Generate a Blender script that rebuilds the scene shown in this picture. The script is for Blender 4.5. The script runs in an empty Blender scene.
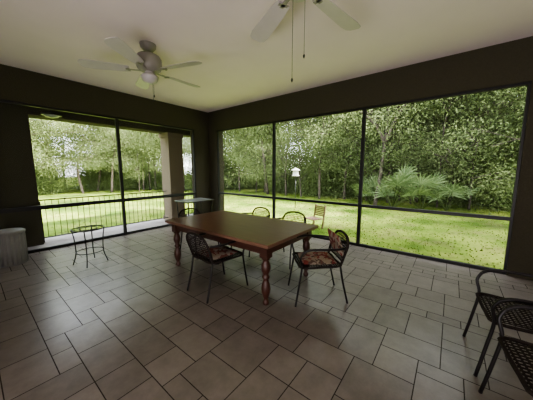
import bpy, math, random
import numpy as np
from mathutils import Vector, Matrix
random.seed(7); np.random.seed(7)
D=bpy.data; C=bpy.context
COL=C.scene.collection
try:
    C.scene.view_settings.view_transform='AgX'; C.scene.view_settings.look='AgX - Medium High Contrast'
except Exception as ex: print(ex)

# ---------------------------------------------------------------- materials
def nt(name):
    m=D.materials.new(name); m.use_nodes=True
    t=m.node_tree; b=t.nodes['Principled BSDF']; return m,t,b
def simple(name,col,rough=.5,metal=0,var=.12,scale=8,bump=0,spec=.5,coord='Object',dist=.02):
    m,t,b=nt(name)
    b.inputs['Roughness'].default_value=rough; b.inputs['Metallic'].default_value=metal
    b.inputs['Specular IOR Level'].default_value=spec
    tc=t.nodes.new('ShaderNodeTexCoord'); n=t.nodes.new('ShaderNodeTexNoise')
    n.inputs['Scale'].default_value=scale; n.inputs['Detail'].default_value=5
    t.links.new(tc.outputs[coord],n.inputs['Vector'])
    r=t.nodes.new('ShaderNodeValToRGB'); e=r.color_ramp.elements
    e[0].position=.3; e[1].position=.7
    e[0].color=tuple(c*(1-var) for c in col)+(1,); e[1].color=tuple(min(1,c*(1+var)) for c in col)+(1,)
    t.links.new(n.outputs['Fac'],r.inputs['Fac']); t.links.new(r.outputs['Color'],b.inputs['Base Color'])
    if bump:
        bp=t.nodes.new('ShaderNodeBump'); bp.inputs['Strength'].default_value=bump; bp.inputs['Distance'].default_value=dist
        t.links.new(n.outputs['Fac'],bp.inputs['Height']); t.links.new(bp.outputs['Normal'],b.inputs['Normal'])
    return m
M={}
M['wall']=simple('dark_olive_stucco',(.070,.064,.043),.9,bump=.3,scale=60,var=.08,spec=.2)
M['wall_in']=simple('house_stucco',(.38,.34,.31),.9,bump=.3,scale=60,var=.08)
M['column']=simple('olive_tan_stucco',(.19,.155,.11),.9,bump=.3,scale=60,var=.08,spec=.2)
M['ceil']=simple('ceiling_paint',(.85,.735,.77),.9,var=.02,scale=2)
M['black']=simple('black_aluminium',(.010,.010,.010),.45,var=.2)
M['railm']=simple('grey_black_rail_paint',(.03,.03,.028),.5,var=.2)
M['iron']=simple('black_iron',(.014,.012,.012),.4,metal=.2,var=.3,scale=30)
M['wicker']=simple('dark_wicker',(.026,.020,.017),.75,var=.4,scale=90,spec=.2)
M['fan']=simple('fan_paint',(.55,.495,.51),.4,var=.04)
M['globe']=simple('frosted_bowl',(.58,.55,.53),.3,var=.03)
M['fanm']=simple('brushed_metal',(.30,.285,.25),.5,metal=.1,var=.06)
M['bin']=simple('grey_plastic',(.29,.29,.285),.5,var=.05)
M['concrete']=simple('concrete',(.33,.31,.29),.9,var=.12,scale=5,bump=.1)
M['bark']=simple('bark',(.09,.072,.055),.95,var=.45,scale=7,bump=.8,dist=.05)
M['cedar']=simple('pale_painted_wood',(.62,.62,.60),.8,var=.1,scale=20)
M['teak']=simple('dull_brown_wood',(.15,.095,.06),.8,var=.2,scale=20)
M['glaze']=simple('grey_glass',(.28,.29,.29),.2,var=.03)

def wood(name,c0,c1,rough):
    m,t,b=nt(name)
    tc=t.nodes.new('ShaderNodeTexCoord'); mp=t.nodes.new('ShaderNodeMapping'); mp.inputs['Scale'].default_value=(20,1.0,20)
    n=t.nodes.new('ShaderNodeTexNoise'); n.inputs['Scale'].default_value=3; n.inputs['Detail'].default_value=8; n.inputs['Distortion'].default_value=.3
    r=t.nodes.new('ShaderNodeValToRGB'); e=r.color_ramp.elements
    e[0].position=.3;e[1].position=.7; e[0].color=c0+(1,); e[1].color=c1+(1,)
    t.links.new(tc.outputs['Object'],mp.inputs['Vector']); t.links.new(mp.outputs['Vector'],n.inputs['Vector'])
    t.links.new(n.outputs['Fac'],r.inputs['Fac']); t.links.new(r.outputs['Color'],b.inputs['Base Color'])
    b.inputs['Roughness'].default_value=rough
    return m
M['wood']=wood('brown_tabletop_wood',(.155,.082,.053),(.22,.123,.082),.30)
M['woodleg']=wood('red_brown_leg_wood',(.048,.020,.014),(.085,.034,.023),.38)

def tiles():
    m,t,b=nt('slate_tile')
    at=t.nodes.new('ShaderNodeAttribute'); at.attribute_name='tone'
    tc=t.nodes.new('ShaderNodeTexCoord'); n=t.nodes.new('ShaderNodeTexNoise'); n.inputs['Scale'].default_value=5; n.inputs['Detail'].default_value=10; n.inputs['Roughness'].default_value=.72
    t.links.new(tc.outputs['Object'],n.inputs['Vector'])
    a=t.nodes.new('ShaderNodeMath'); a.operation='MULTIPLY_ADD'; a.inputs[1].default_value=.20; t.links.new(at.outputs['Fac'],a.inputs[0])
    s=t.nodes.new('ShaderNodeMath'); s.operation='MULTIPLY'; s.inputs[1].default_value=.85; t.links.new(n.outputs['Fac'],s.inputs[0]); t.links.new(s.outputs[0],a.inputs[2])
    r=t.nodes.new('ShaderNodeValToRGB'); e=r.color_ramp.elements
    e[0].position=.28;e[1].position=.82; e[0].color=(.135,.116,.099,1); e[1].color=(.275,.24,.208,1)
    t.links.new(a.outputs[0],r.inputs['Fac']); t.links.new(r.outputs['Color'],b.inputs['Base Color'])
    b.inputs['Roughness'].default_value=.28; b.inputs['Specular IOR Level'].default_value=.65
    bp=t.nodes.new('ShaderNodeBump'); bp.inputs['Strength'].default_value=.22; bp.inputs['Distance'].default_value=.008
    t.links.new(n.outputs['Fac'],bp.inputs['Height']); t.links.new(bp.outputs['Normal'],b.inputs['Normal'])
    return m
M['tile']=tiles()
M['grout']=simple('grout',(.05,.043,.036),.95,var=.1,scale=20,spec=.05)

def cloth(name,cols,scale=14):
    m,t,b=nt(name)
    tc=t.nodes.new('ShaderNodeTexCoord'); v=t.nodes.new('ShaderNodeTexVoronoi'); v.inputs['Scale'].default_value=scale
    n=t.nodes.new('ShaderNodeTexNoise'); n.inputs['Scale'].default_value=6
    mx=t.nodes.new('ShaderNodeMixRGB'); mx.inputs['Fac'].default_value=.12
    t.links.new(tc.outputs['Object'],mx.inputs[1]); t.links.new(tc.outputs['Object'],n.inputs['Vector']); t.links.new(n.outputs['Color'],mx.inputs[2])
    t.links.new(mx.outputs[0],v.inputs['Vector'])
    sp=t.nodes.new('ShaderNodeSeparateColor'); t.links.new(v.outputs['Color'],sp.inputs[0])
    r=t.nodes.new('ShaderNodeValToRGB'); r.color_ramp.interpolation='CONSTANT'
    els=r.color_ramp.elements
    while len(els)<len(cols): els.new(.5)
    for i,c in enumerate(cols): els[i].position=i/len(cols); els[i].color=c+(1,)
    t.links.new(sp.outputs[0],r.inputs['Fac']); t.links.new(r.outputs['Color'],b.inputs['Base Color'])
    b.inputs['Roughness'].default_value=.95
    return m
M['floral']=cloth('floral_fabric',[(.24,.05,.04),(.32,.26,.20),(.18,.04,.035),(.31,.22,.15),(.11,.07,.05),(.34,.28,.22)],28)
M['beige']=cloth('patterned_fabric',[(.31,.26,.21),(.20,.05,.04),(.33,.28,.23),(.15,.055,.04)],28)

def leafmat(name,c0,c1,trans=.35):
    m,t,b=nt(name); t.nodes.remove(b); out=t.nodes['Material Output']
    g=t.nodes.new('ShaderNodeNewGeometry'); oi=t.nodes.new('ShaderNodeObjectInfo')
    ad=t.nodes.new('ShaderNodeMath'); ad.operation='MULTIPLY_ADD'; ad.inputs[1].default_value=.55
    t.links.new(g.outputs['Random Per Island'],ad.inputs[0])
    s=t.nodes.new('ShaderNodeMath'); s.operation='MULTIPLY'; s.inputs[1].default_value=.45; t.links.new(oi.outputs['Random'],s.inputs[0]); t.links.new(s.outputs[0],ad.inputs[2])
    r=t.nodes.new('ShaderNodeValToRGB'); e=r.color_ramp.elements; e[0].color=c0+(1,); e[1].color=c1+(1,)
    t.links.new(ad.outputs[0],r.inputs['Fac'])
    d=t.nodes.new('ShaderNodeBsdfDiffuse'); tr=t.nodes.new('ShaderNodeBsdfTranslucent'); mx=t.nodes.new('ShaderNodeMixShader'); mx.inputs[0].default_value=trans
    t.links.new(r.outputs['Color'],d.inputs['Color']); t.links.new(r.outputs['Color'],tr.inputs['Color'])
    t.links.new(d.outputs[0],mx.inputs[1]); t.links.new(tr.outputs[0],mx.inputs[2]); t.links.new(mx.outputs[0],out.inputs['Surface'])
    return m
M['leaf']=leafmat('oak_leaves',(.06,.09,.034),(.34,.40,.18),.40)
M['bushleaf']=leafmat('bush_leaves',(.045,.075,.025),(.25,.31,.12),.35)
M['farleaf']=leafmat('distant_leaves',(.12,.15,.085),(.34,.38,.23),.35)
M['palm']=leafmat('palmetto_leaves',(.11,.17,.065),(.37,.46,.24),.25)
M['blade']=leafmat('grass_blades',(.10,.16,.027),(.23,.29,.075),.3)

def grass():
    m,t,b=nt('lawn')
    tc=t.nodes.new('ShaderNodeTexCoord')
    n=t.nodes.new('ShaderNodeTexNoise'); n.inputs['Scale'].default_value=.5; n.inputs['Detail'].default_value=8; n.inputs['Roughness'].default_value=.6
    t.links.new(tc.outputs['Object'],n.inputs['Vector'])
    r=t.nodes.new('ShaderNodeValToRGB'); e=r.color_ramp.elements; e[0].position=.38; e[1].position=.62
    e[0].color=(.055,.098,.014,1); e[1].color=(.24,.285,.06,1); x=e.new(.5); x.color=(.13,.19,.028,1)
    t.links.new(n.outputs['Fac'],r.inputs['Fac'])
    n2=t.nodes.new('ShaderNodeTexNoise'); n2.inputs['Scale'].default_value=1.3; n2.inputs['Detail'].default_value=9; n2.inputs['Roughness'].default_value=.7
    t.links.new(tc.outputs['Object'],n2.inputs['Vector'])
    r2=t.nodes.new('ShaderNodeValToRGB'); e=r2.color_ramp.elements; e[0].position=.50; e[1].position=.68; e[0].color=(0,0,0,1); e[1].color=(.6,.6,.6,1)
    t.links.new(n2.outputs['Fac'],r2.inputs['Fac'])
    mx=t.nodes.new('ShaderNodeMixRGB'); mx.inputs[2].default_value=(.18,.15,.07,1)
    t.links.new(r2.outputs['Color'],mx.inputs[0]); t.links.new(r.outputs['Color'],mx.inputs[1]); t.links.new(mx.outputs[0],b.inputs['Base Color'])
    b.inputs['Roughness'].default_value=1; b.inputs['Specular IOR Level'].default_value=.1
    return m
M['lawn']=grass()
def screenmat():
    m,t,b=nt('insect_mesh'); out=t.nodes['Material Output']
    b.inputs['Base Color'].default_value=(.20,.20,.19,1); b.inputs['Roughness'].default_value=.8
    tr=t.nodes.new('ShaderNodeBsdfTransparent'); mx=t.nodes.new('ShaderNodeMixShader'); mx.inputs[0].default_value=.05
    t.links.new(tr.outputs[0],mx.inputs[1]); t.links.new(b.outputs[0],mx.inputs[2]); t.links.new(mx.outputs[0],out.inputs['Surface'])
    return m
M['screen']=screenmat()

# ---------------------------------------------------------------- mesh builder
class B:
    def __init__(s): s.v=[]; s.f=[]; s.sm=[]
    def add(s,vs,fs,smooth=False):
        o=len(s.v); s.v+= [tuple(x) for x in vs]; s.f+=[tuple(i+o for i in f) for f in fs]; s.sm+=[smooth]*len(fs); return s
    def box(s,x0,y0,z0,x1,y1,z1):
        v=[(x0,y0,z0),(x1,y0,z0),(x1,y1,z0),(x0,y1,z0),(x0,y0,z1),(x1,y0,z1),(x1,y1,z1),(x0,y1,z1)]
        return s.add(v,[(0,3,2,1),(4,5,6,7),(0,1,5,4),(1,2,6,5),(2,3,7,6),(3,0,4,7)])
    def lathe(s,prof,cx=0,cy=0,n=20,flute=0,nf=0):
        vs=[];fs=[]
        for r,z in prof:
            for i in range(n):
                a=2*math.pi*i/n; rr=r*(1+flute*math.cos(a*nf)) if nf else r
                vs.append((cx+rr*math.cos(a),cy+rr*math.sin(a),z))
        for k in range(len(prof)-1):
            for i in range(n):
                j=(i+1)%n; fs.append((k*n+i,k*n+j,(k+1)*n+j,(k+1)*n+i))
        s.add(vs,fs,True)
        s.add([vs[i] for i in range(n)],[tuple(range(n))[::-1]]); s.add(vs[-n:],[tuple(range(n))])
        return s
    def tube(s,pts,r,n=8,closed=False,sub=0):
        P=[Vector(p) for p in pts]
        if sub:
            Q=[];L=len(P)
            rng=range(L) if closed else range(L-1)
            for i in rng:
                p0=P[(i-1)%L] if closed or i>0 else P[0]; p1=P[i]; p2=P[(i+1)%L]; p3=P[(i+2)%L] if closed or i+2<L else P[-1]
                for k in range(sub):
                    t=k/sub
                    Q.append(.5*((2*p1)+(p2-p0)*t+(2*p0-5*p1+4*p2-p3)*t*t+(3*p1-p0-3*p2+p3)*t**3))
            if not closed: Q.append(P[-1])
            P=Q
        L=len(P); vs=[];fs=[]
        rr=r if isinstance(r,(list,tuple)) else None
        up=None
        for i,p in enumerate(P):
            if closed: d=(P[(i+1)%L]-P[i-1]).normalized()
            else: d=(P[min(i+1,L-1)]-P[max(i-1,0)]).normalized()
            if up is None:
                up=Vector((0,0,1)) if abs(d.z)<.9 else Vector((1,0,0))
            a=d.cross(up)
            if a.length<1e-4: a=d.cross(Vector((0,1,0)))
            a.normalize(); b=a.cross(d).normalized(); up=b
            rad=(rr[0]+(rr[1]-rr[0])*i/(L-1)) if rr else r
            for k in range(n):
                t=2*math.pi*k/n; vs.append(p+a*math.cos(t)*rad+b*math.sin(t)*rad)
        for i in range(L if closed else L-1):
            j=(i+1)%L
            for k in range(n):
                l=(k+1)%n; fs.append((i*n+k,i*n+l,j*n+l,j*n+k))
        if not closed: fs+= [tuple(range(n))[::-1],tuple(range((L-1)*n,L*n))]
        return s.add(vs,fs,True)
    def obj(s,name,mat,parent=None,loc=(0,0,0),bevel=0,**kw):
        me=D.meshes.new(name); me.from_pydata(s.v,[],s.f); me.validate()
        if len(me.polygons)==len(s.sm): me.polygons.foreach_set('use_smooth',s.sm)
        me.materials.append(M[mat] if isinstance(mat,str) else mat)
        o=D.objects.new(name,me); COL.objects.link(o); o.location=loc
        if parent: o.parent=parent
        if bevel:
            md=o.modifiers.new('bevel','BEVEL'); md.width=bevel; md.segments=2; md.limit_method='ANGLE'
        for k,v in kw.items(): o[k]=v
        return o
def thing(name,loc,rot,label,cat,group=None):
    e=D.objects.new(name,None); COL.objects.link(e); e.location=loc; e.rotation_euler=(0,0,rot); e.empty_display_size=.1
    e['label']=label; e['category']=cat
    if group: e['group']=group
    return e
def copy_thing(src,name,loc,rot,label=None,scale=1):
    def rec(o,par):
        c=o.copy(); COL.objects.link(c)
        if par: c.parent=par; c.matrix_parent_inverse=o.matrix_parent_inverse.copy()
        for ch in list(o.children): rec(ch,c)
        return c
    e=rec(src,None); e.location=loc; e.rotation_euler=(0,0,rot); e.scale=(scale,)*3
    if label: e['label']=label
    return e
def struct(o,label=None):
    o['kind']='structure'
    return o

# ---------------------------------------------------------------- room
XW,YW,HC,ST,RAIL=4.66,5.88,3.2,2.65,.81
XB,YB=-1.6,-3.2
def build_floor():
    cell=.138; N=78; occ=np.zeros((N,N),bool); vs=[];fs=[];tone=[]
    rnd=random.Random(21)
    cx,cy=(XB+XW)/2,(YB+YW)/2
    g=.0034
    for j in range(N):
        for i in range(N):
            if occ[i,j]: continue
            opts=[(3,2),(2,2),(2,3),(3,3),(3,2),(2,2),(2,3)]; rnd.shuffle(opts); opts+=[(2,1),(1,2),(1,1)]
            for a,b in opts:
                if i+a<=N and j+b<=N and not occ[i:i+a,j:j+b].any(): break
            occ[i:i+a,j:j+b]=True
            x0,x1=(i-N/2)*cell+g,(i+a-N/2)*cell-g; y0,y1=(j-N/2)*cell+g,(j+b-N/2)*cell-g
            P=[(cx+x,cy+y) for x,y in [(x0,y0),(x1,y0),(x1,y1),(x0,y1)]]
            for ax,lim,sg in ((0,XB,1),(0,XW+.06,-1),(1,YB,1),(1,YW+.06,-1)):
                Q=[]
                for k in range(len(P)):
                    p,q=P[k],P[(k+1)%len(P)]
                    dp=(p[ax]-lim)*sg; dq=(q[ax]-lim)*sg
                    if dp>=0: Q.append(p)
                    if dp*dq<0:
                        t=dp/(dp-dq); Q.append((p[0]+(q[0]-p[0])*t,p[1]+(q[1]-p[1])*t))
                P=Q
                if len(P)<3: break
            if len(P)<3: continue
            o=len(vs); vs+=[(x,y,0) for x,y in P]; fs.append(tuple(range(o,o+len(P)))); tone.append(rnd.random())
    nt_=len(fs)
    o=len(vs)
    x0,y0,x1,y1=XB,YB,XW+.06,YW+.06
    vs+=[(x0,y0,-.0015),(x1,y0,-.0015),(x1,y1,-.0015),(x0,y1,-.0015),(x0,y0,-.12),(x1,y0,-.12),(x1,y1,-.12),(x0,y1,-.12)]
    fs+=[tuple(o+k for k in f) for f in [(0,1,2,3),(7,6,5,4),(0,4,5,1),(1,5,6,2),(2,6,7,3),(3,7,4,0)]]
    me=D.meshes.new('floor'); me.from_pydata(vs,[],fs)
    me.materials.append(M['tile']); me.materials.append(M['grout'])
    at=me.attributes.new('tone','FLOAT','FACE')
    for k,p in enumerate(me.polygons):
        p.material_index=0 if k<nt_ else 1
        at.data[k].value=tone[k] if k<nt_ else 0
    ob=D.objects.new('floor',me); COL.objects.link(ob); struct(ob)
build_floor()
struct(B().box(XB-.2,YB-.2,HC,XW+.65,YW+1.35,HC+.3).obj('ceiling','ceil'))
struct(B().box(XB-.2,YB-.2,-.12,XB,YW+.15,HC).obj('wall_house','wall_in'))
struct(B().box(XB,YB-.2,-.12,XW+.25,YB,HC).obj('wall_end','wall_in'))
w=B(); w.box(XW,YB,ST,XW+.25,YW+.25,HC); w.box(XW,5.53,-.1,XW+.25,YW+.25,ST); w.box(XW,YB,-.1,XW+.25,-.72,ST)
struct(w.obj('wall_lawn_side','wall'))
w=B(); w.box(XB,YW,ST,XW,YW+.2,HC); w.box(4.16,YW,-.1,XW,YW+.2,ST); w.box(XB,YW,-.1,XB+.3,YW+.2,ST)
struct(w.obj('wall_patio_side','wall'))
def window(n,axis,a0,a1):
    b=B(); t=.03; c=(XW+.02) if axis=='y' else (YW+.02); c1=c+.055
    hr=0 if axis=='y' else .012
    def bx(u0,z0,u1,z1,ex=0):
        if axis=='y': b.box(c-ex,u0,z0,c1,u1,z1)
        else: b.box(u0,c-ex,z0,u1,c1,z1)
    bx(a0,0,a0+t,ST); bx(a1-t,0,a1,ST); bx(a0+t,ST-.04,a1-t,ST); bx(a0+t,0.001,a1-t,.05); bx(a0+t,RAIL-.022-hr,a1-t,RAIL+.028+hr,.01)
    o=struct(b.obj('window_%d'%n,'black'))
    s=B(); m=c+.03
    for z0,z1 in ((.05,RAIL-.022),(RAIL+.028,ST-.04)):
        if axis=='y': s.add([(m,a0+t,z0),(m,a1-t,z0),(m,a1-t,z1),(m,a0+t,z1)],[(0,1,2,3)])
        else: s.add([(a0+t,m,z0),(a1-t,m,z0),(a1-t,m,z1),(a0+t,m,z1)],[(0,1,2,3)])
    s.obj('insect_screen','screen',parent=o)
window(1,'y',3.46,5.53); window(2,'y',1.376,3.46); window(3,'y',-.72,1.376)
window(4,'x',2.19,4.16); window(5,'x',.25,2.19); window(6,'x',XB+.3,.25)

# ---------------------------------------------------------------- outer patio
struct(B().box(XB,YW+.06,-.12,XW+.25,YW+1.15,-.005).obj('floor_patio','concrete'))
struct(B().box(XB,6.45,-.1,.86,6.95,HC).obj('wall_patio_outer','wall'))
def col(name,x,y,w,h):
    b=B(); b.box(x,y,-.005,x+w,y+w,h); b.box(x-.03,y-.03,-.005,x+w+.03,y+w+.03,.12); b.box(x-.03,y-.03,h-.12,x+w+.03,y+w+.03,h)
    return b.obj(name,'column')
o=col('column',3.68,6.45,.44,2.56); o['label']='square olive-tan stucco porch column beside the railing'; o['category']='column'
struct(B().box(.86,6.5,2.56,XW+.25,6.9,HC).obj('trim_1','wall'))
e=thing('hanging_light',(1.15,6.2,0),0,'flat black light fixture hanging from the outer porch soffit','light')
B().lathe([(.008,2.60),(.008,HC)],n=8).obj('rod','black',e)
B().lathe([(.03,2.50),(.10,2.52),(.13,2.545)],n=16).obj('glass','glaze',e)
B().lathe([(.155,2.545),(.15,2.57),(.04,2.60),(.01,2.61)],n=16).obj('cap','black',e)
def railing(x0,x1,label,endpost):
    e=thing('railing',(0,6.62,0),0,label,'railing')
    B().box(x0,-.012,.87,x1,.012,.895).obj('top_rail','railm',e)
    B().box(x0,-.01,.08,x1,.01,.10).obj('bottom_rail','railm',e)
    x=x0+.1
    while x<x1-.05:
        B().box(x-.005,-.005,.10,x+.005,.005,.87).obj('picket','railm',e); x+=.107
    if endpost: B().box(x1-.04,-.02,-.005,x1,.02,.95).obj('post','railm',e)
    else:
        B().box(x0,-.02,-.005,x0+.03,.02,.86).obj('post','railm',e)
railing(.87,3.64,'black metal porch railing with thin vertical pickets',False)
railing(4.16,4.9,'short black metal railing section beside the stucco column',True)

# ---------------------------------------------------------------- dining table
TX0,TX1,TY0,TY1,TH=1.83,2.99,1.42,3.43,.735
tcx,tcy=(TX0+TX1)/2,(TY0+TY1)/2
tb=thing('dining_table',(tcx,tcy,0),0,'large reddish-brown wooden dining table with thick turned legs','table')
hx,hy=(TX1-TX0)/2,(TY1-TY0)/2
b=B(); b.box(-hx,-hy,TH-.04,hx,hy,TH)
b.obj('tabletop','wood',tb,bevel=.006)
ins=.09
B().box(-hx+ins,-hy+ins,TH-.15,hx-ins,-hy+ins+.03,TH-.041).box(-hx+ins,hy-ins-.03,TH-.15,hx-ins,hy-ins,TH-.041).box(-hx+ins,-hy+ins+.03,TH-.15,-hx+ins+.03,hy-ins-.03,TH-.041).box(hx-ins-.03,-hy+ins+.03,TH-.15,hx-ins,hy-ins-.03,TH-.041).obj('apron','woodleg',tb)
prof=[(.026,0),(.036,.01),(.038,.03),(.026,.055),(.024,.075),(.036,.10),(.048,.15),(.052,.19),(.045,.24),(.032,.28),(.028,.30),(.042,.315),(.044,.33),(.030,.345),(.030,.36),(.046,.39),(.053,.43),(.049,.47),(.035,.505),(.031,.52),(.048,.535),(.048,.55)]
for sx in (-1,1):
    for sy in (-1,1):
        lx,ly=sx*(hx-ins-.03),sy*(hy-ins-.03)
        b=B(); b.lathe(prof,n=20); b.box(-.05,-.05,.55,.05,.05,TH-.041)
        b.obj('leg','woodleg',tb,loc=(lx,ly,0))

# ---------------------------------------------------------------- chairs
def make_chair(loc,rot,label,group):
    e=thing('patio_chair',loc,rot,label,'chair',group)
    for s in (-1,1):
        B().tube([(.29,s*.245,0),(.25,s*.235,.25),(.225,s*.235,.44),(.245,s*.25,.55),(.215,s*.262,.62)],.0115,sub=5).obj('leg','iron',e)
        B().tube([(-.31,s*.215,0),(-.25,s*.205,.25),(-.215,s*.205,.44)],.0115,sub=4).obj('leg','iron',e)
        B().tube([(.215,s*.262,.62),(.14,s*.275,.652),(-.05,s*.285,.655),(-.17,s*.26,.648),(-.25,s*.218,.645)],.0135,sub=5).obj('armrest','iron',e)
    b=B()
    hoop=[(-.215,.205,.44),(-.25,.22,.56),(-.285,.215,.665),(-.305,.15,.745),(-.315,0,.77),(-.305,-.15,.745),(-.285,-.215,.665),(-.25,-.22,.56),(-.215,-.205,.44)]
    b.tube(hoop,.0145,sub=6)
    b.tube([(-.225,.205,.50),(-.235,0,.495),(-.225,-.205,.50)],.009,sub=4)
    def bp(y,z):
        t=(z-.44)/.33; return (-.215-.095*t-.012*(1-(y/.21)**2),y,z)
    def zmax(y): return .76-1.7*max(0,abs(y)-.02)**2
    for i in range(-7,8):
        y=i*.027; b.tube([bp(y,.50),bp(y,.64),bp(y,zmax(y))],.0042,n=5)
    for k in range(8):
        z=.53+k*.028; hw=.21 if z<.68 else .02+math.sqrt(max(0,(.765-z)/1.7))*.95
        b.tube([bp(-min(hw,.21),z),bp(0,z),bp(min(hw,.21),z)],.0042,n=5)
    b.obj('backrest','wicker',e)
    b=B(); ring=[(.22,.235,.44),(.245,.1,.44),(.245,-.1,.44),(.22,-.235,.44),(0,-.225,.435),(-.215,-.205,.44),(-.225,0,.44),(-.215,.205,.44),(0,.225,.435)]
    b.tube(ring,.012,closed=True,sub=3)
    for i in range(15):
        y=-.20+i*.0285; b.box(-.215,y-.0055,.437,.232,y+.0055,.441)
    for i in range(16):
        x=-.205+i*.0285; b.box(x-.0055,-.215,.4415,x+.0055,.215,.4445)
    b.obj('seat','wicker',e)
    return e
H=1.5
g1='metal and wicker chairs around the dining table'
L0='black metal armchair with woven wicker back at the table'
chA=make_chair((1.25*H,1.51*H,0),math.radians(-4),'black metal wicker armchair with patterned seat cushion',g1)
chB=copy_thing(chA,'patio_chair',(1.66*H,.80*H,0),math.radians(132),'black metal wicker armchair with red floral cushions')
chC=copy_thing(chA,'patio_chair',(2.13*H,1.40*H,0),math.radians(183),L0)
chD=copy_thing(chA,'patio_chair',(2.14*H,1.93*H,0),math.radians(177),L0)
chF=copy_thing(chA,'patio_chair',(1.70*H,2.39*H,0),math.radians(-92),L0)
L1='black metal wicker armchair standing in a pair by the screen'
chG=copy_thing(chA,'patio_chair',(1.63*H,-.34*H,0),math.radians(96),L1)
chH=copy_thing(chA,'patio_chair',(1.21*H,-.39*H,0),math.radians(98),L1)
for c in (chG,chH): c['group']='pair of wicker chairs by the screen'

def cushion(name,mat,chair,local,rx,label,size=(.40,.40,.05),tilt=0):
    n=14; vs=[];fs=[]
    sx,sy,sz=size
    for sd in (1,-1):
        for i in range(n+1):
            for j in range(n+1):
                u=i/n*2-1; v=j/n*2-1
                e=(1-abs(u)**4)*(1-abs(v)**4)
                k=1-.06*(abs(u)*abs(v))**2
                vs.append((u*sx/2*k,v*sy/2*k,sd*sz/2*(max(0,e)**.4)))
    q=(n+1)**2
    for i in range(n):
        for j in range(n):
            a=i*(n+1)+j; f=(a,a+n+1,a+n+2,a+1); fs.append(f); fs.append(tuple(q+x for x in f)[::-1])
    b=B(); b.add(vs,fs,True); o=b.obj(name,mat)
    M0=Matrix.Translation(chair.location)@Matrix.Rotation(chair.rotation_euler.z,4,'Z')@Matrix.Translation(local)@Matrix.Rotation(tilt,4,'Y')
    o.matrix_world=M0; o['label']=label; o['category']='cushion'
cushion('seat_cushion','beige',chA,(.0,0,.468),0,'tan and red patterned cushion on a chair seat',size=(.40,.40,.045))
cushion('seat_cushion','floral',chB,(.0,0,.462),0,'red floral cushion on a chair seat',size=(.40,.40,.035))
cushion('back_cushion','floral',chB,(-.225,0,.65),0,'red and cream floral cushion covering a chair back',size=(.27,.42,.035),tilt=math.radians(-75))

# ---------------------------------------------------------------- small stand
e=thing('side_stand',(.755*H,3.02*H,0),.3,'small round black metal stand with open ring top','side table')
b=B(); R=.215
b.tube([(R*math.cos(a),R*math.sin(a),.57) for a in np.linspace(0,2*math.pi,28,endpoint=False)],.010,closed=True)
b.tube([(.12*math.cos(a),.12*math.sin(a),.57) for a in np.linspace(0,2*math.pi,20,endpoint=False)],.006,closed=True)
for i in range(8):
    a=math.pi/8+2*math.pi*i/8; b.tube([(.12*math.cos(a),.12*math.sin(a),.57),(R*math.cos(a),R*math.sin(a),.57)],.005,n=5)
b.obj('top','iron',e)
for i in range(4):
    a=math.pi/4+i*math.pi/2; c,s=math.cos(a),math.sin(a)
    B().tube([(R*c,R*s,.565),(.19*c,.19*s,.40),(.185*c,.185*s,.18),(.235*c,.235*s,.0)],.008,sub=4).obj('leg','iron',e)
B().tube([(.185*math.cos(a),.185*math.sin(a),.20) for a in np.linspace(0,2*math.pi,24,endpoint=False)],.006,closed=True).obj('brace','iron',e)

# ---------------------------------------------------------------- ribbed bin
e=thing('ribbed_bin',(.22*H,3.66*H,0),0,'light grey ribbed round container with flat lid by the screen','bin')
b=B(); b.lathe([(.175,0),(.18,.02),(.18,.50)],n=40)
for i in range(20):
    a=2*math.pi*i/20; b.tube([(.18*math.cos(a),.18*math.sin(a),.02),(.18*math.cos(a),.18*math.sin(a),.50)],.015,n=6)
b.obj('body','bin',e)
B().lathe([(.195,.50),(.20,.51),(.20,.535),(.18,.55),(.02,.555)],n=40).obj('lid','bin',e)

# ---------------------------------------------------------------- corner table
e=thing('bistro_table',(2.42*H,3.48*H,0),0,'square glass-topped black metal table in the porch corner','table')
B().box(-.40,-.28,.72,.40,.28,.735).obj('top','glaze',e,bevel=.004)
B().tube([(-.40,-.28,.715),(.40,-.28,.715),(.40,.28,.715),(-.40,.28,.715)],.012,closed=True).obj('frame','iron',e)
for sx in (-1,1):
    for sy in (-1,1):
        B().tube([(sx*.37,sy*.25,.71),(sx*.35,sy*.23,.3),(sx*.38,sy*.26,0)],.012,sub=3).obj('leg','iron',e)

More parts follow.
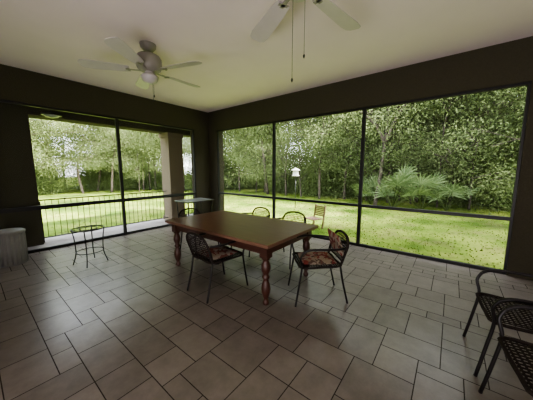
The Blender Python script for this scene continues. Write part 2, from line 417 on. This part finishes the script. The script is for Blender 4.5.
# ---------------------------------------------------------------- ceiling fans
def fan(loc,phase,label,chains,zb,R,gl):
    e=thing('ceiling_fan',loc,0,label,'ceiling fan','ceiling fans')
    B().lathe([(.02,HC-.09),(.06,HC-.085),(.10,HC-.04),(.105,HC)],n=24).obj('canopy','fanm',e)
    B().lathe([(.02,HC-.13),(.02,HC-.08)],n=12).obj('downrod','fanm',e)
    zt=min(zb+.22,HC-.11)
    B().lathe([(.05,zb-.02),(.11,zb-.01),(.15,zb+.02),(.165,zb+.06),(.165,zt-.07),(.14,zt-.03),(.07,zt-.005),(.021,zt)],n=32).obj('motor_housing','fanm',e)
    B().lathe([(.002,zb-.02-gl),(.05,zb-.016-gl),(.09,zb-.02-gl*.8),(.11,zb-.02-gl*.5),(.115,zb-.02-gl*.35),(.07,zb-.02-gl*.25),(.06,zb-.02)],n=28).obj('light_globe','globe',e,label='frosted bowl light shade')
    for i in range(5):
        a=phase+i*2*math.pi/5
        b=B(); out=[(.24,-.055),(.32,-.07),(R-.12,-.092),(R-.03,-.08),(R,-.045),(R,.045),(R-.03,.08),(R-.12,.092),(.32,.07),(.24,.055)]
        n=len(out); tw=math.tan(math.radians(11))
        top=[(x,y,zb+.003+y*tw) for x,y in out]; bot=[(x,y,zb-.003+y*tw) for x,y in out]
        b.add(top+bot,[tuple(range(n)),tuple(range(n,2*n))[::-1]]+[(k,k+n,(k+1)%n+n,(k+1)%n) for k in range(n)])
        o=b.obj('blade','fan',e); o.rotation_euler.z=a
        o=B().box(.10,-.018,zb-.012,.29,.018,zb-.004).box(.24,-.045,zb-.012,.27,.045,zb-.006).obj('blade_bracket','fanm',e); o.rotation_euler.z=a
    for (dx,dy,z1) in chains:
        b=B(); b.tube([(dx,dy,zb-.06),(dx,dy,z1)],.002,n=6); b.lathe([(.001,z1-.025),(.008,z1-.012),(.008,z1),(.002,z1+.012)],dx,dy,n=10); b.obj('pull_chain','black',e)
    return e
fan((1.72,3.41,0),math.radians(1.1),'five-blade grey-white ceiling fan with bowl light and pull chain',[(.02,-.03,2.47),(.06,.02,2.55)],2.86,.82,.15)
fan((1.73,1.04,0),math.radians(62.8),'five-blade grey-white ceiling fan with two hanging pull chains',[(.01,.06,2.24),(.06,-.02,2.42)],2.92,.88,.07)

# ---------------------------------------------------------------- outdoors
GZ=-.13
b=B()
b.add([(-60,-60,GZ),(70,-60,GZ),(70,70,GZ),(-60,70,GZ)],[(0,1,2,3)])
struct(b.obj('floor_lawn','lawn'))

def leaf_mesh(name,centers,size,mat,flat=0.):
    N=len(centers)
    a=np.random.normal(size=(N,3)); a[:,2]*=(1-flat); a/=np.linalg.norm(a,axis=1)[:,None]
    r=np.random.normal(size=(N,3)); b_=np.cross(a,r); b_/=np.linalg.norm(b_,axis=1)[:,None]
    s=size*np.random.uniform(.6,1.4,(N,1))
    v=np.empty((N,4,3)); v[:,0]=centers-a*s; v[:,1]=centers+b_*s*.45; v[:,2]=centers+a*s; v[:,3]=centers-b_*s*.45
    me=D.meshes.new(name); me.vertices.add(4*N); me.vertices.foreach_set('co',v.reshape(-1))
    me.loops.add(4*N); me.loops.foreach_set('vertex_index',np.arange(4*N)); me.polygons.add(N)
    me.polygons.foreach_set('loop_start',np.arange(0,4*N,4)); me.update(calc_edges=True); me.validate()
    me.materials.append(M[mat]); return me
TL='leafy green woodland tree with thin brown trunk'
def finish_tree(e,label=TL):
    e['category']='tree'; e['group']='woodland trees around the lawn'; e['label']=label
def make_tree(seed,h,r,crown0,nl,lean=.3):
    rnd=random.Random(seed); np.random.seed(seed)
    e=D.objects.new('tree',None); COL.objects.link(e)
    b=B(); p=[Vector((0,0,-.1))]
    for k in range(1,6):
        p.append(Vector((rnd.uniform(-1,1)*lean*k/3,rnd.uniform(-1,1)*lean*k/3,h*k/5)))
    b.tube(p,[r,r*.35],n=9,sub=4)
    cl=[]
    for k in range(19):
        z=crown0+(h*.95-crown0)*rnd.random()**1.15; t=z/h*5; i=min(4,int(t)); base=p[i].lerp(p[i+1],t-i)
        a=rnd.uniform(0,6.28); L=rnd.uniform(1.3,3.0)*(1-.4*z/h)
        tip=base+Vector((math.cos(a)*L,math.sin(a)*L,rnd.uniform(-.3,1.0)))
        mid=(base+tip)/2+Vector((0,0,rnd.uniform(.1,.4)))
        b.tube([base,mid,tip],[max(.022,r*.35),.010],n=6,sub=4)
        for q in range(6):
            c=(base.lerp(tip,rnd.uniform(.3,1.05))+Vector((rnd.uniform(-.8,.8),rnd.uniform(-.8,.8),rnd.uniform(-.6,.6))))
            cl.append(c)
            b.tube([base.lerp(tip,.5),c],[.014,.005],n=4)
    cl+=[p[-1]]
    b.obj('trunk','bark',e)
    cc=np.array([tuple(c) for c in cl]); idx=np.random.randint(0,len(cc),nl)
    ctr=cc[idx]+np.random.normal(size=(nl,3))*np.array([.35,.35,.23])
    me=leaf_mesh('foliage',ctr,.042,'leaf'); o=D.objects.new('foliage',me); COL.objects.link(o); o.parent=e
    finish_tree(e); return e
src=[make_tree(11,10,.06,2.1,19000),make_tree(12,11,.075,2.5,19000),make_tree(13,8,.045,1.6,18000),make_tree(14,10,.09,2.2,19000,.9),make_tree(15,6.5,.035,.9,18000)]
edge=[(15,-12),(13.2,-4),(12.6,0),(12.4,3),(12.6,7),(13,12),(10.5,17),(4.5,19.5),(-4,20.5),(-12,21)]
def along(t):
    t*=len(edge)-1; i=min(len(edge)-2,int(t)); f=t-i
    p=Vector(edge[i]+(0,)).lerp(Vector(edge[i+1]+(0,)),f); d=(Vector(edge[i+1]+(0,))-Vector(edge[i]+(0,))).normalized()
    return p,Vector((d.y,-d.x,0))
rnd=random.Random(5); k=0; NT=122
for i in range(NT):
    u=(i+rnd.random()*.8)/NT; t=u**.80; p,nrm=along(t); q=p+nrm*(rnd.random()**1.0*12+.3)
    s=rnd.choice(src); sc=rnd.uniform(.85,1.2)
    if i%4==0: q=p+nrm*rnd.uniform(-.3,.8)
    if k<5: o=src[k]; o.location=(q.x,q.y,GZ); o.rotation_euler.z=rnd.uniform(0,6.28)
    else: copy_thing(s,'tree',(q.x,q.y,GZ),rnd.uniform(0,6.28),None,sc)
    k+=1
for (x,y,s,j) in [(7.0,-4.2,1.0,0),(8.6,-3.1,1.0,4),(9.6,-5.0,1.1,3),(11.2,-3.2,1.0,1),(8.4,-7.6,1.3,1),(6.4,-6.2,1.1,3),(12.6,-5.5,1.1,0)]:  # extra trees mostly out of view, added to cast dappled shade on the lawn
    copy_thing(src[j],'tree',(x,y,GZ),x,'leafy tree added beside the porch to shade the lawn',s)
def oak(loc):
    e=D.objects.new('tree',None); COL.objects.link(e); e.location=loc
    Rv=Vector((.6176,-.7865,0)); rnd=random.Random(8); np.random.seed(8)
    def P(r,z,d=0): return Rv*r+Vector((.7865,.6176,0))*d+Vector((0,0,z))
    b=B()
    b.tube([P(-.3,-.1),P(-.1,1.5),P(.0,2.9)],[.09,.07],n=10,sub=4)
    limbs=[[P(.0,2.8),P(-.4,3.6,.1),P(-1.2,4.3,.2),P(-2.6,4.8,.2)],[P(.0,2.8),P(.4,4.2,-.5),P(1.2,5.1,-1.2),P(2.6,5.5,-1.7),P(4.4,5.6,-2.0)],[P(.0,2.9),P(.2,4.5,.3),P(.1,6.5,.6),P(-.3,8.5,.4)]]
    for l in limbs: b.tube(l,[.075,.035],n=7,sub=5)
    cl=[]
    for k in range(140):
        l=rnd.choice(limbs); j=rnd.randrange(1,len(l)-1); c0=l[j].lerp(l[j+1],rnd.random())
        c=c0+Vector((rnd.uniform(0,1.6),rnd.uniform(-.9,1.2),rnd.uniform(-.2,1.4))); cl.append(c); b.tube([c0,c],[.014,.005],n=4)
    b.obj('trunk','bark',e)
    cc=np.array([tuple(c) for c in cl]); nl=11000; idx=np.random.randint(0,len(cc),nl)
    me=leaf_mesh('foliage',cc[idx]+np.random.normal(size=(nl,3))*np.array([.3,.3,.16]),.042,'leaf'); o=D.objects.new('foliage',me); COL.objects.link(o); o.parent=e
    finish_tree(e,'slender oak tree with long arching limbs over the palmettos')
oak((11.8,2.5,GZ))
def make_bush(seed,nl,h,r):
    np.random.seed(seed); 
    th=np.random.uniform(0,6.28,nl); rr=r*np.random.uniform(0,1,nl)**.45; z=np.random.uniform(0,1,nl)
    cc=np.stack([rr*np.cos(th)*(1-.5*z**2),rr*np.sin(th)*(1-.5*z**2),.05+z*h],1)+np.random.normal(size=(nl,3))*.28
    e=D.objects.new('shrub',leaf_mesh('shrub',cc,.042,'bushleaf')); COL.objects.link(e)
    e['category']='shrub'; e['group']='shrubs along the lawn edge'; e['label']='dense green shrub growing at the edge of the lawn'
    return e
bs=[make_bush(21,8000,1.5,1.3),make_bush(22,7000,1.0,1.4),make_bush(23,9500,2.7,1.4)]
NB=118
for i in range(NB):
    t=((i+rnd.random())/NB)**.80; p,nrm=along(t); q=p+nrm*(rnd.random()*(4 if i%2 else 10)+.9)
    if i<3: o=bs[i]
    else: o=bs[rnd.randrange(3)].copy(); COL.objects.link(o)
    o.location=(q.x,q.y,GZ); o.rotation_euler.z=rnd.uniform(0,6.28); s=rnd.uniform(.65,1.05)*(1 if i%2 else 1.65); o.scale=(s,s,s)
np.random.seed(40); random.seed(40); N=190000
t=np.random.uniform(0,1,N)**.75; P=[]
for a in t:
    p,nrm=along(float(a)); q=p+nrm*(14+9*random.random()); P.append((q.x,q.y))
P=np.array(P); z=np.random.uniform(0,1,N)**1.3*13-.1
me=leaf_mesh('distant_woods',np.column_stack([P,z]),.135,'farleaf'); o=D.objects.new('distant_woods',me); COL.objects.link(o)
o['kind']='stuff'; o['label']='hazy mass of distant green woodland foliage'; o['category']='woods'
np.random.seed(41); N=26000
x=np.random.uniform(5.1,13,N); y=np.random.uniform(-5,19,N)
x2=np.random.uniform(-6,11,9000); y2=np.random.uniform(7.2,20,9000)
cc=np.column_stack([np.r_[x,x2],np.r_[y,y2],np.full(N+9000,GZ+.01)])
me=leaf_mesh('grass_tufts',cc,.022,'blade'); o=D.objects.new('grass_tufts',me); COL.objects.link(o)
o['kind']='stuff'; o['label']='short sunlit yellow-green lawn grass blades'; o['category']='grass'

def palmetto(loc,scale,seed):
    rnd=random.Random(seed)
    e=thing('palmetto',loc,0,'low fan-leaved palmetto plant in front of the woods','palm','palmetto plants'); e.scale=(scale,)*3
    st=B(); lf=B()
    for k in range(9):
        a=rnd.uniform(0,6.28); el=rnd.uniform(.5,1.4); L=rnd.uniform(.6,1.3)
        d=Vector((math.cos(a)*math.cos(el),math.sin(a)*math.cos(el),math.sin(el)))
        c=d*L; st.tube([(0,0,0),d*L*.5+Vector((0,0,.05)),c],.012,n=5)
        side=d.cross(Vector((0,0,1))).normalized(); upv=side.cross(d).normalized()
        for j in range(13):
            b_=math.radians(-102+j*17); dd=d*math.cos(b_)+side*math.sin(b_); l=.58
            w=(side*math.cos(b_)-d*math.sin(b_))*.034
            p1=c+dd*l*.5+upv*.03; p2=c+dd*l-Vector((0,0,.04))
            lf.add([c,p1+w,p2,p1-w],[(0,1,2,3)])
    st.obj('stem','bushleaf',e); lf.obj('frond','palm',e)
for i,(x,y,s) in enumerate([(11.0,1.9,1.2),(11.3,.9,1.1),(11.8,.1,.95),(11.9,3.0,.9)]): palmetto((x,y,GZ),s,i+60)

e=thing('bird_feeder',(8.7,5.25,GZ),.4,'small pale bird feeder house on a thin black pole','bird feeder')
B().tube([(0,0,0),(0,0,1.38)],.016).obj('pole','black',e)
B().box(-.17,-.13,1.38,.17,.13,1.41).box(-.13,-.10,1.41,.13,.10,1.63).obj('body','cedar',e)
B().add([(-.21,-.17,1.62),(.21,-.17,1.62),(.21,.17,1.62),(-.21,.17,1.62),(-.18,0,1.71),(.18,0,1.71)],[(0,1,5,4),(2,3,4,5),(0,4,3),(1,2,5),(0,3,2,1)]).obj('roof','cedar',e)

e=thing('garden_chair',(5.95,2.98,GZ),math.radians(160),'small reddish-brown slatted wooden garden chair on the lawn','chair'); e.scale=(.85,.85,.8)
for sy in (-1,1):
    B().box(.18,sy*.22-.02,0,.22,sy*.22+.02,.34).obj('leg','teak',e)
    B().add([(-.2,sy*.22-.02,0),(-.16,sy*.22-.02,0),(-.16,sy*.22+.02,0),(-.2,sy*.22+.02,0),(-.32,sy*.22-.02,.8),(-.28,sy*.22-.02,.8),(-.28,sy*.22+.02,.8),(-.32,sy*.22+.02,.8)],[(0,3,2,1),(4,5,6,7),(0,1,5,4),(1,2,6,5),(2,3,7,6),(3,0,4,7)]).obj('leg','teak',e)
b=B()
for i in range(6): b.box(-.2+i*.075,-.25,.34,-.14+i*.075,.25,.36)
b.obj('seat','teak',e)
b=B()
for i in range(6):
    z=.42+i*.06; x=-.18-.12*z/.8-.0; b.box(x-.01,-.2,z,x+.01,.2,z+.045)
b.obj('backrest','teak',e)

# ---------------------------------------------------------------- light
w=D.worlds.new('sky'); C.scene.world=w; w.use_nodes=True; t=w.node_tree; bg=t.nodes['Background']
sk=t.nodes.new('ShaderNodeTexSky'); sk.sky_type='NISHITA'; sk.sun_disc=False; sk.sun_elevation=math.radians(52); sk.sun_rotation=math.radians(190)
mx=t.nodes.new('ShaderNodeMixRGB'); mx.inputs[0].default_value=.65; mx.inputs[2].default_value=(9,9.2,9.7,1)
t.links.new(sk.outputs[0],mx.inputs[1]); t.links.new(mx.outputs[0],bg.inputs[0]); bg.inputs[1].default_value=1.25
L=D.lights.new('sun','SUN'); L.energy=29; L.angle=.02; L.color=(1,.95,.86); lo=D.objects.new('sun',L); COL.objects.link(lo)
d=Vector((-.12,.72,-.98)); lo.rotation_euler=d.to_track_quat('-Z','Y').to_euler()
L=D.lights.new('fill_light','AREA'); L.shape='RECTANGLE'; L.size=5.0; L.size_y=1.6; L.energy=190; L.color=(1,.93,.93)  # added fill lamp behind the camera, lifts the dim interior; no fixture there
lo=D.objects.new('fill_light',L); COL.objects.link(lo); lo.location=(-1.5,-.4,1.0); lo.rotation_euler=Vector((1,0,.6)).to_track_quat('-Z','Y').to_euler()

cam=D.cameras.new('camera'); cam.lens=15.91; cam.sensor_width=36; cam.clip_start=.02; co=D.objects.new('camera',cam); COL.objects.link(co)
co.location=(0,0,1.5); co.rotation_euler=(math.radians(90-7.26),0,math.radians(38.14-90)); C.scene.camera=co
